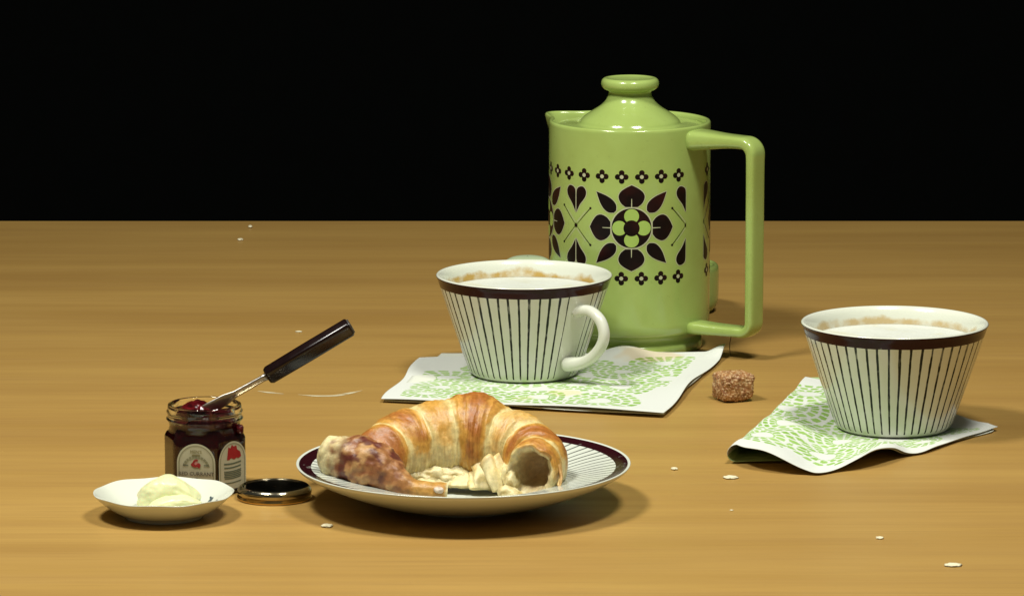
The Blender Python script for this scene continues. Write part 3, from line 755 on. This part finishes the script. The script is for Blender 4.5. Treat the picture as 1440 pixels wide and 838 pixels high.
o = link('butter_piece', butter_lump(.0155, .0120, .0118, 1.0, -.05), M['butter'], bt); o.location = (-.0010, .0020, .0042)
o = link('butter_piece', butter_lump(.0125, .0080, .0050, 4.0, .03), M['butter'], bt); o.location = (.0030, -.0100, .0042); o.rotation_euler.z = .12

# ------------------------------------------------------------------ jam jar
JC = (-.1552, -.2305, 0); JS = .0218; JA = JS * math.sqrt(3) / 2; JROT = R_(-10)
jar = tag(empty('jam_jar', JC, 0), 'small open six sided glass jar of dark red jam with arched cream labels', 'jar')
def hexr(a, ap):
    d = (a - JROT + PI / 6) % (PI / 3) - PI / 6
    r = ap / math.cos(d); mx = ap * 1.105
    k = .0009; h = max(0, min(1, .5 + .5 * (mx - r) / k)); return mx * (1 - h) + r * h - k * h * (1 - h)
def loft(name, rings, seg=144):
    """rings: (apothem or radius, z, roundness)"""
    v = []; f = []
    for (r, z, q) in rings:
        for j in range(seg):
            a = 2 * PI * j / seg; rr = hexr(a, r) * (1 - q) + r * q
            v.append((rr * math.sin(a), -rr * math.cos(a), z if not callable(z) else z(a)))
    for i in range(len(rings) - 1):
        for j in range(seg):
            k = (j + 1) % seg; f.append((i * seg + j, i * seg + k, (i + 1) * seg + k, (i + 1) * seg + j))
    f.append(tuple(range(seg))[::-1]); f.append(tuple((len(rings) - 1) * seg + j for j in range(seg)))
    me = mesh(name, v, f)
    bm = bmesh.new(); bm.from_mesh(me); bmesh.ops.recalc_face_normals(bm, faces=bm.faces); bm.to_mesh(me); bm.free()
    return me
outer = [(.0165, .0, 0), (.0180, .0003, 0), (JA, .0018, 0)] + [(JA, .0018 + .026 * k / 6, 0) for k in range(1, 7)] + [(JA - .0002, .0284, .03), (JA - .0007, .0297, .12), (JA - .0014, .0309, .35), (.0179, .0321, .7), (.0178, .0332, .95), (.0180, .0345, 1), (.0185, .0358, 1), (.0194, .0367, 1), (.0195, .0374, 1), (.0188, .0382, 1), (.0187, .0398, 1), (.0193, .0405, 1), (.0193, .0411, 1), (.0187, .0418, 1), (.0186, .0436, 1), (.0183, .0443, 1), (.0177, .0446, 1), (.0172, .0442, 1)]
inner = [(.0170, .0430, 1), (.0170, .0345, 1), (.0172, .0325, .85), (JA - .0018, .0300, .3), (JA - .0016, .0280, .05), (JA - .0016, .004, 0), (.0160, .0030, 0)]
link('glass', loft('jar_glass', outer + inner), M['glass'], jar)
def lev(a, k):
    d = ((a - R_(2) + PI) % (2 * PI)) - PI
    h = .0345 + .0062 * math.exp(-(d / .62) ** 2) + .0026 * noise.fractal(Vector((math.cos(a) * 2, math.sin(a) * 2, 1)), 1.0, 2.0, 4)
    return h - k
jam_r = [(.0162, .0026, 0), (JA - .0011, .0036, 0), (JA - .0011, .0278, .05), (JA - .0013, .0302, .3), (.0177, .0326, .85), (.0174, lambda a: lev(a, .0), 1), (.0160, lambda a: lev(a, .0008), 1)]
jam_r += [(r, (lambda r: lambda a: .0335 + .0014 * noise.fractal(Vector((math.sin(a) * r * 160, math.cos(a) * r * 160, 4)), 1.0, 2.0, 4) + (lev(a, 0) - .0345) * (r / .017) ** 6 * .5)(r), 1) for r in (.0145, .012, .009, .006, .003, .0008)]
jm = link('jam', loft('jar_jam', jam_r), M['jam_body'], jar)
def jam_lump():
    bm = bmesh.new(); bmesh.ops.create_icosphere(bm, subdivisions=4, radius=1)
    for q in bm.verts:
        p = q.co; k = 1 + .30 * fbm((p.x * 1.6, p.y * 1.6, p.z * 1.6 + 2))
        q.co = Vector((p.x * .0085 * k, p.y * .0075 * k, p.z * .0068 * k - .25 * p.x * .004))
    me = bpy.data.meshes.new('jam_lump'); bm.to_mesh(me); bm.free(); return me
o = link('jam_lump', jam_lump(), M['jam'], jar); o.location = (-.0030, .0015, .0385)
# dried jam drip on the outside of the neck
def drip():
    bm = bmesh.new(); bmesh.ops.create_icosphere(bm, subdivisions=3, radius=1)
    for q in bm.verts:
        p = q.co; k = 1 + .35 * fbm((p.x * 2, p.y * 2, p.z * 2 + 6)); q.co = Vector((p.x * .0020 * k, p.y * .0022 * k, p.z * .0026 * k))
    me = bpy.data.meshes.new('jam_drip'); bm.to_mesh(me); bm.free(); return me
o = link('jam_drip', drip(), M['jam'], jar); o.location = (.0180, -.0068, .0325)

def face_frame(k):
    a = JROT + k * PI / 3; n = Vector((math.sin(a), -math.cos(a), 0)); u = Vector((math.cos(a), math.sin(a), 0)); return n, u
def flat(name, poly, mat, parent, k, lift, hole=None):
    n, u = face_frame(k); bm = bmesh.new()
    def P(x, y): return bm.verts.new(n * (JA + lift) + u * x + Vector((0, 0, y)))
    if hole is None: bm.faces.new([P(x, y) for x, y in poly])
    else:
        A = [P(x, y) for x, y in poly]; B = [P(x, y) for x, y in hole]
        for i in range(len(A) - 1): bm.faces.new((A[i], A[i + 1], B[i + 1], B[i]))
    bmesh.ops.recalc_face_normals(bm, faces=bm.faces)
    for fc in bm.faces:
        fc.normal_update()
        if fc.normal.dot(n) < 0: fc.normal_flip()
    me = bpy.data.meshes.new(name); bm.to_mesh(me); bm.free()
    return link(name, me, mat, parent, False)
def arch(w, z0, z1, n=24):
    return [(-w, z0)] + [(w * math.cos(PI - PI * i / n), z1 - w + w * math.sin(PI * i / n)) for i in range(n + 1)] + [(w, z0)]
def lettering(txt, size, mat, parent, k, x, z, lift, bold=.0):
    n, u = face_frame(k)
    cu = bpy.data.curves.new('lettering', 'FONT'); cu.body = txt; cu.size = size; cu.align_x = 'CENTER'; cu.offset = bold; cu.resolution_u = 2
    t = bpy.data.objects.new('t', cu); col.objects.link(t)
    bpy.context.view_layer.update(); dg = bpy.context.evaluated_depsgraph_get()
    me = bpy.data.meshes.new_from_object(t.evaluated_get(dg)); bpy.data.objects.remove(t); me.materials.clear()
    o = link('lettering', me, mat, parent, False)
    o.matrix_basis = Matrix.Translation(n * (JA + lift) + u * x + Vector((0, 0, z))) @ Matrix(((u.x, 0, n.x, 0), (u.y, 0, n.y, 0), (0, 1, 0, 0), (0, 0, 0, 1)))
    return o
for k in (0, 1):
    lb = flat('label', arch(.0099, .0030, .0274), M['label'], jar, k, .00010)
    flat('label_border', arch(.0090, .0038, .0265), M['label_line'], lb, k, .00022, arch(.0086, .0038, .0261))
    if k == 0:
        lb['label'] = 'arched cream label with small red animal emblem'
        e = [(x * .0011, y * .0011) for x, y in refine([(1.3, 1.9), (.4, 2.3), (-.8, 1.9), (-1.4, .9), (-2.3, -.2), (-1.4, -1.1), (-.3, -1.5), (1.0, -1.3), (1.5, -2.0), (2.1, -1.2), (2.3, -.1), (1.6, .6), (.9, .4), (.0, -.4), (-.6, .3), (-.2, 1.2), (.8, 1.3)], 3)]
        flat('emblem', [(x - .0002, y + .0170) for x, y in e], M['red_print'], lb, k, .00030)
        flat('emblem_body', [(x * .0011 - .0002, y * .0011 + .0170) for x, y in circ(.35, .35, .75, 14)], M['pink_print'], lb, k, .00026)
        lettering('MEN\u2019S', .0022, M['ink_olive'], lb, k, 0, .0226, .0003, .00004)
        flat('crest', [(-.0022, .0210), (.0022, .0210), (.0020, .0220), (-.0020, .0220)], M['ink_olive'], lb, k, .00026)
        # arc of small letter marks
        for q in range(11):
            a = PI * (.12 + .76 * q / 10); cx, cz = .0066 * math.cos(a), .0142 + .0066 * math.sin(a)
            flat('letter_mark', [(cx + x, cz + y) for x, y in rot([(-.0006, -.0006), (.0006, -.0006), (.0006, .0006), (-.0006, .0006)], a - PI / 2)], M['label_line'], lb, k, .00026)
        lettering('RED CURRANT', .0027, M['ink'], lb, k, 0, .0112, .0003, .00005)
        lettering('Jelly', .0030, M['ink'], lb, k, 0, .0080, .0003, .00003)
        for sx in (-1, 1): flat('letter_mark', [(sx * .0054 - .0014, .0162), (sx * .0054 + .0014, .0162), (sx * .0054 + .0014, .0167), (sx * .0054 - .0014, .0167)], M['ink_green'], lb, k, .00026)
    else:
        lb['label'] = 'arched cream label with red fruit picture and lines of small print'
        fr = [(-.0040, .0185), (-.0030, .0248), (-.0015, .0240), (-.0005, .0258), (.0010, .0246), (.0028, .0250), (.0034, .0228), (.0056, .0214), (.0062, .0190), (.0044, .0182), (.0030, .0187), (.0012, .0180), (-.0010, .0190), (-.0026, .0181)]
        flat('fruit_picture', fr, M['red_print'], lb, k, .00026)
        for q, (zz, hh, w) in enumerate(((.0162, .0007, .0062), (.0142, .0007, .0060), (.0124, .0005, .0062), (.0115, .0005, .0062), (.0106, .0005, .0060), (.0097, .0005, .0062), (.0088, .0005, .0058), (.0066, .0004, .0060))):
            pts = []; N = 10
            for i in range(N + 1): x = -w + 2 * w * i / N; pts.append((x, zz - .0005 * math.cos(x / w * 1.5)))
            flat('text_line', pts + [(x, y + hh) for x, y in pts[::-1]], M['ink_green'], lb, k, .00026)

# jar lid on the table
LC = (-.1192, -.2508, 0)
jl = tag(empty('jar_lid', LC), 'shiny round metal jar lid lying on the table beside the jar', 'jar lid')
lp = [(.0176, .0008), (.0183, .0001), (.0188, .0004), (.0188, .0014), (.0184, .0018), (.0184, .0030)]
li = [(.0186, .0030), (.0187, .0044), (.0183, .0053), (.0177, .0060), (.0171, .0065), (.0165, .0067), (.0158, .0065), (.0152, .0061), (.0005, .0061)]
link('lid_skirt', lathe('lid_skirt', [(r, z, 0) for r, z in lp], 96), M['gold'], jl)
link('lid_top', lathe('lid_top', refine([(r, z, 0) for r, z in li], 3), 96), M['tin'], jl)

# ------------------------------------------------------------------ butter knife in the jar
A = Vector((-.1604, -.2307, .0374)); B = Vector((-.1237, -.2277, .0577)); Cq = Vector((-.0814, -.2245, .0828))
kn = tag(empty('butter_knife', B), 'small knife with dark wooden handle standing in the open jam jar', 'knife')
def along(name, P0, P1, secs, roll, mat, e=4.5):
    """secs: (t, half width, half height)"""
    d = (P1 - P0); L = d.length; d.normalize(); s = d.cross(Vector((0, 0, 1))).normalized(); u = s.cross(d)
    c, sn = math.cos(roll), math.sin(roll); s, u = s * c + u * sn, u * c - s * sn
    v = []; f = []; ns = 48
    for (t, w, h) in secs:
        for j in range(ns):
            a = 2 * PI * j / ns
            x = w * math.copysign(abs(math.cos(a)) ** (2 / e), math.cos(a)); y = h * math.copysign(abs(math.sin(a)) ** (2 / e), math.sin(a))
            v.append(tuple(P0 + d * (t * L) + s * x + u * y - B))
    for i in range(len(secs) - 1):
        for j in range(ns): k = (j + 1) % ns; f.append((i * ns + j, i * ns + k, (i + 1) * ns + k, (i + 1) * ns + j))
    f.append(tuple(range(ns))[::-1]); f.append(tuple((len(secs) - 1) * ns + j for j in range(ns)))
    me = mesh(name, v, f); bm = bmesh.new(); bm.from_mesh(me); bmesh.ops.recalc_face_normals(bm, faces=bm.faces); bm.to_mesh(me); bm.free()
    return link(name, me, mat, kn)
hd = along('handle', B, Cq, [(-.005, .0022, .0026), (0, .0030, .0034), (.03, .0036, .0042), (.5, .0037, .0044), (.975, .0037, .0043), (.99, .0034, .0040)], R_(-26), M['handle'])
ec = along('end_cap', B + (Cq - B) * .985, Cq + (Cq - B).normalized() * .0004, [(0, .0030, .0036), (1, .0028, .0034)], R_(-26), M['handle_cap']); ec.parent = hd
along('blade', A, B + (Cq - B) * .02, [(0, .0012, .0030), (.15, .0010, .0040), (.42, .0010, .0036), (.55, .0011, .0022), (.92, .0013, .0020), (1.0, .0020, .0022)], R_(-30), M['steel'], 2.2)

# ------------------------------------------------------------------ sugar lump, crumbs, smears, thread
def sugar_mesh():
    bm = bmesh.new(); bmesh.ops.create_cube(bm, size=2); bmesh.ops.subdivide_edges(bm, edges=bm.edges[:], cuts=36, use_grid_fill=True)
    co = []
    for q in bm.verts:
        p = q.co.copy(); e = 7; k = (abs(p.x) ** e + abs(p.y) ** e + abs(p.z) ** e) ** (-1 / e); p *= k
        cell = noise.voronoi(Vector((p.x * 6.5, p.y * 6.5, p.z * 6.5)))[0]
        d = .085 * (cell[1] - cell[0]) + .06 * fbm((p.x * 2, p.y * 2, p.z * 2))
        chip = .16 * float(sstep(1.15, 1.55, p.x * .6 - p.y * .2 - p.z * .4 + .5 + .3 * noise.noise(p * 2)))
        p *= .93 + d - chip * .4
        g = noise.noise(Vector((p.x * 9, p.y * 9, p.z * 9 + 3))); g2 = fbm((p.x * 2.2, p.y * 2.2, p.z * 2.2 + 8))
        cc = lerp(np.array([.40, .19, .065]), np.array([.22, .085, .028]), float(np.clip(.45 + g2, 0, 1)))
        cc = lerp(cc, np.array([.70, .50, .27]), float(sstep(.02, .38, g)) * .85); co.append(cc)
        q.co = Vector((p.x * .0102, p.y * .0092, p.z * .0079))
    zmin = min(q.co.z for q in bm.verts)
    for q in bm.verts: q.co.z -= zmin
    me = bpy.data.meshes.new('sugar_lump'); bm.to_mesh(me); bm.free()
    a = me.color_attributes.new('Col', 'FLOAT_COLOR', 'POINT'); c = np.ones((len(co), 4), np.float32); c[:, :3] = np.array(co); a.data.foreach_set('color', c.ravel())
    return me
sg = link('sugar_lump', sugar_mesh(), M['sugar']); sg.location = (.1232, .0047, 0); sg.rotation_euler.z = R_(24)
tag(sg, 'brown sugar lump lying on the bare table between the two napkins', 'sugar lump')
def crumb(x, y, sx, sy, sz, seed, label):
    sx, sy, sz = sx * .92, sy * .92, sz * .62
    bm = bmesh.new(); bmesh.ops.create_icosphere(bm, subdivisions=3, radius=1)
    for q in bm.verts:
        p = q.co; k = 1 + .32 * fbm((p.x * 1.7 + seed, p.y * 1.7, p.z * 1.7)); q.co = Vector((p.x * sx * k, p.y * sy * k, p.z * sz * k))
    z = min(q.co.z for q in bm.verts)
    for q in bm.verts: q.co.z -= z
    me = bpy.data.meshes.new('bread_crumb'); bm.to_mesh(me); bm.free()
    o = link('bread_crumb', me, M['crumb']); o.location = (x, y, 0); tag(o, label, 'crumb', 'crumbs on the table')
crumb(.0838, -.1819, .0019, .0024, .0009, 1, 'small pale crumb on the table between the plate and the crumpled napkin')
crumb(.1121, -.2029, .0038, .0040, .0008, 2, 'flat oval pale crumb on the table in front of the curled napkin fold')
crumb(.1774, -.3424, .0022, .0022, .0007, 3, 'smaller of two pale crumbs on bare wood before the crumpled napkin')
crumb(.2073, -.3997, .0042, .0038, .0007, 4, 'larger of two pale crumbs on bare wood before the crumpled napkin')
crumb(-.0903, -.3158, .0030, .0034, .0009, 5, 'pale crumb on the table in front of the plate and jar lid')
crumb(-.1836, .5649, .0022, .0030, .0011, 6, 'rounder of two tiny pale crumbs near the far table edge')
crumb(-.1800, .6204, .0014, .0036, .0012, 7, 'narrower of two tiny pale crumbs, closest to the far table edge')
crumb(-.1283, .2165, .0022, .0014, .0006, 8, 'tiny pale crumb on wood beyond the knife handle')
crumb(.1089, -.2798, .0010, .0010, .0004, 9, 'speck of crumb in front of the flat oval crumb')
def smear(pts, label):
    pr = refine(pts, 10); v = []; f = []
    for i, p in enumerate(pr):
        t = pr[min(i + 1, len(pr) - 1)][:2] - pr[max(i - 1, 0)][:2]; t /= np.linalg.norm(t); nn = np.array([-t[1], t[0]])
        for k in (-1, -.5, .5, 1):
            q = p[:2] + nn * p[2] * k; v.append((q[0], q[1], .0002 + .00015 * (1 - abs(k))))
    for i in range(len(pr) - 1):
        for k in range(3): a = i * 4 + k; f.append((a, a + 1, a + 5, a + 4))
    o = link('milk_smear', mesh('milk_smear', v, f), M['smear']); tag(o, label, 'smear', 'dried milk smears')
smear([(-.1195, .0196, .0003), (-.1091, .0158, .0016), (-.0992, .0165, .0020), (-.0912, .0237, .0016), (-.0842, .0321, .0003)], 'thin curved dried milk smear on the table between jar and flat napkin')
smear([(-.1427, .0300, .0003), (-.1358, .0258, .0016), (-.1279, .0217, .0004)], 'short dried milk smear on the table just behind the knife')
smear([(.0499, -.1591, .0003), (.0544, -.1561, .0014), (.0599, -.1550, .0003)], 'short dried milk smear on the table beside the plate rim')
tb = bpy.data.curves.new('loose_thread', 'CURVE'); tb.dimensions = '3D'; tb.bevel_depth = .00022; tb.bevel_resolution = 2
spl = tb.splines.new('POLY'); tpts = [(.1285, .1395, .0160), (.1282, .1385, .0120), (.1274, .1384, .0080), (.1273, .1379, .0040), (.1279, .1373, .0003), (.1292, .1366, .0003)]
spl.points.add(len(tpts) - 1)
for q, p in zip(spl.points, tpts): q.co = (*p, 1)
tmp = bpy.data.objects.new('t', tb); col.objects.link(tmp); bpy.context.view_layer.update()
tme = bpy.data.meshes.new_from_object(tmp.evaluated_get(bpy.context.evaluated_depsgraph_get())); bpy.data.objects.remove(tmp); tme.materials.clear(); tme.name = 'loose_thread'
to = link('loose_thread', tme, M['thread'])
tag(to, 'thin dark thread hanging below the pot handle to the table', 'thread')
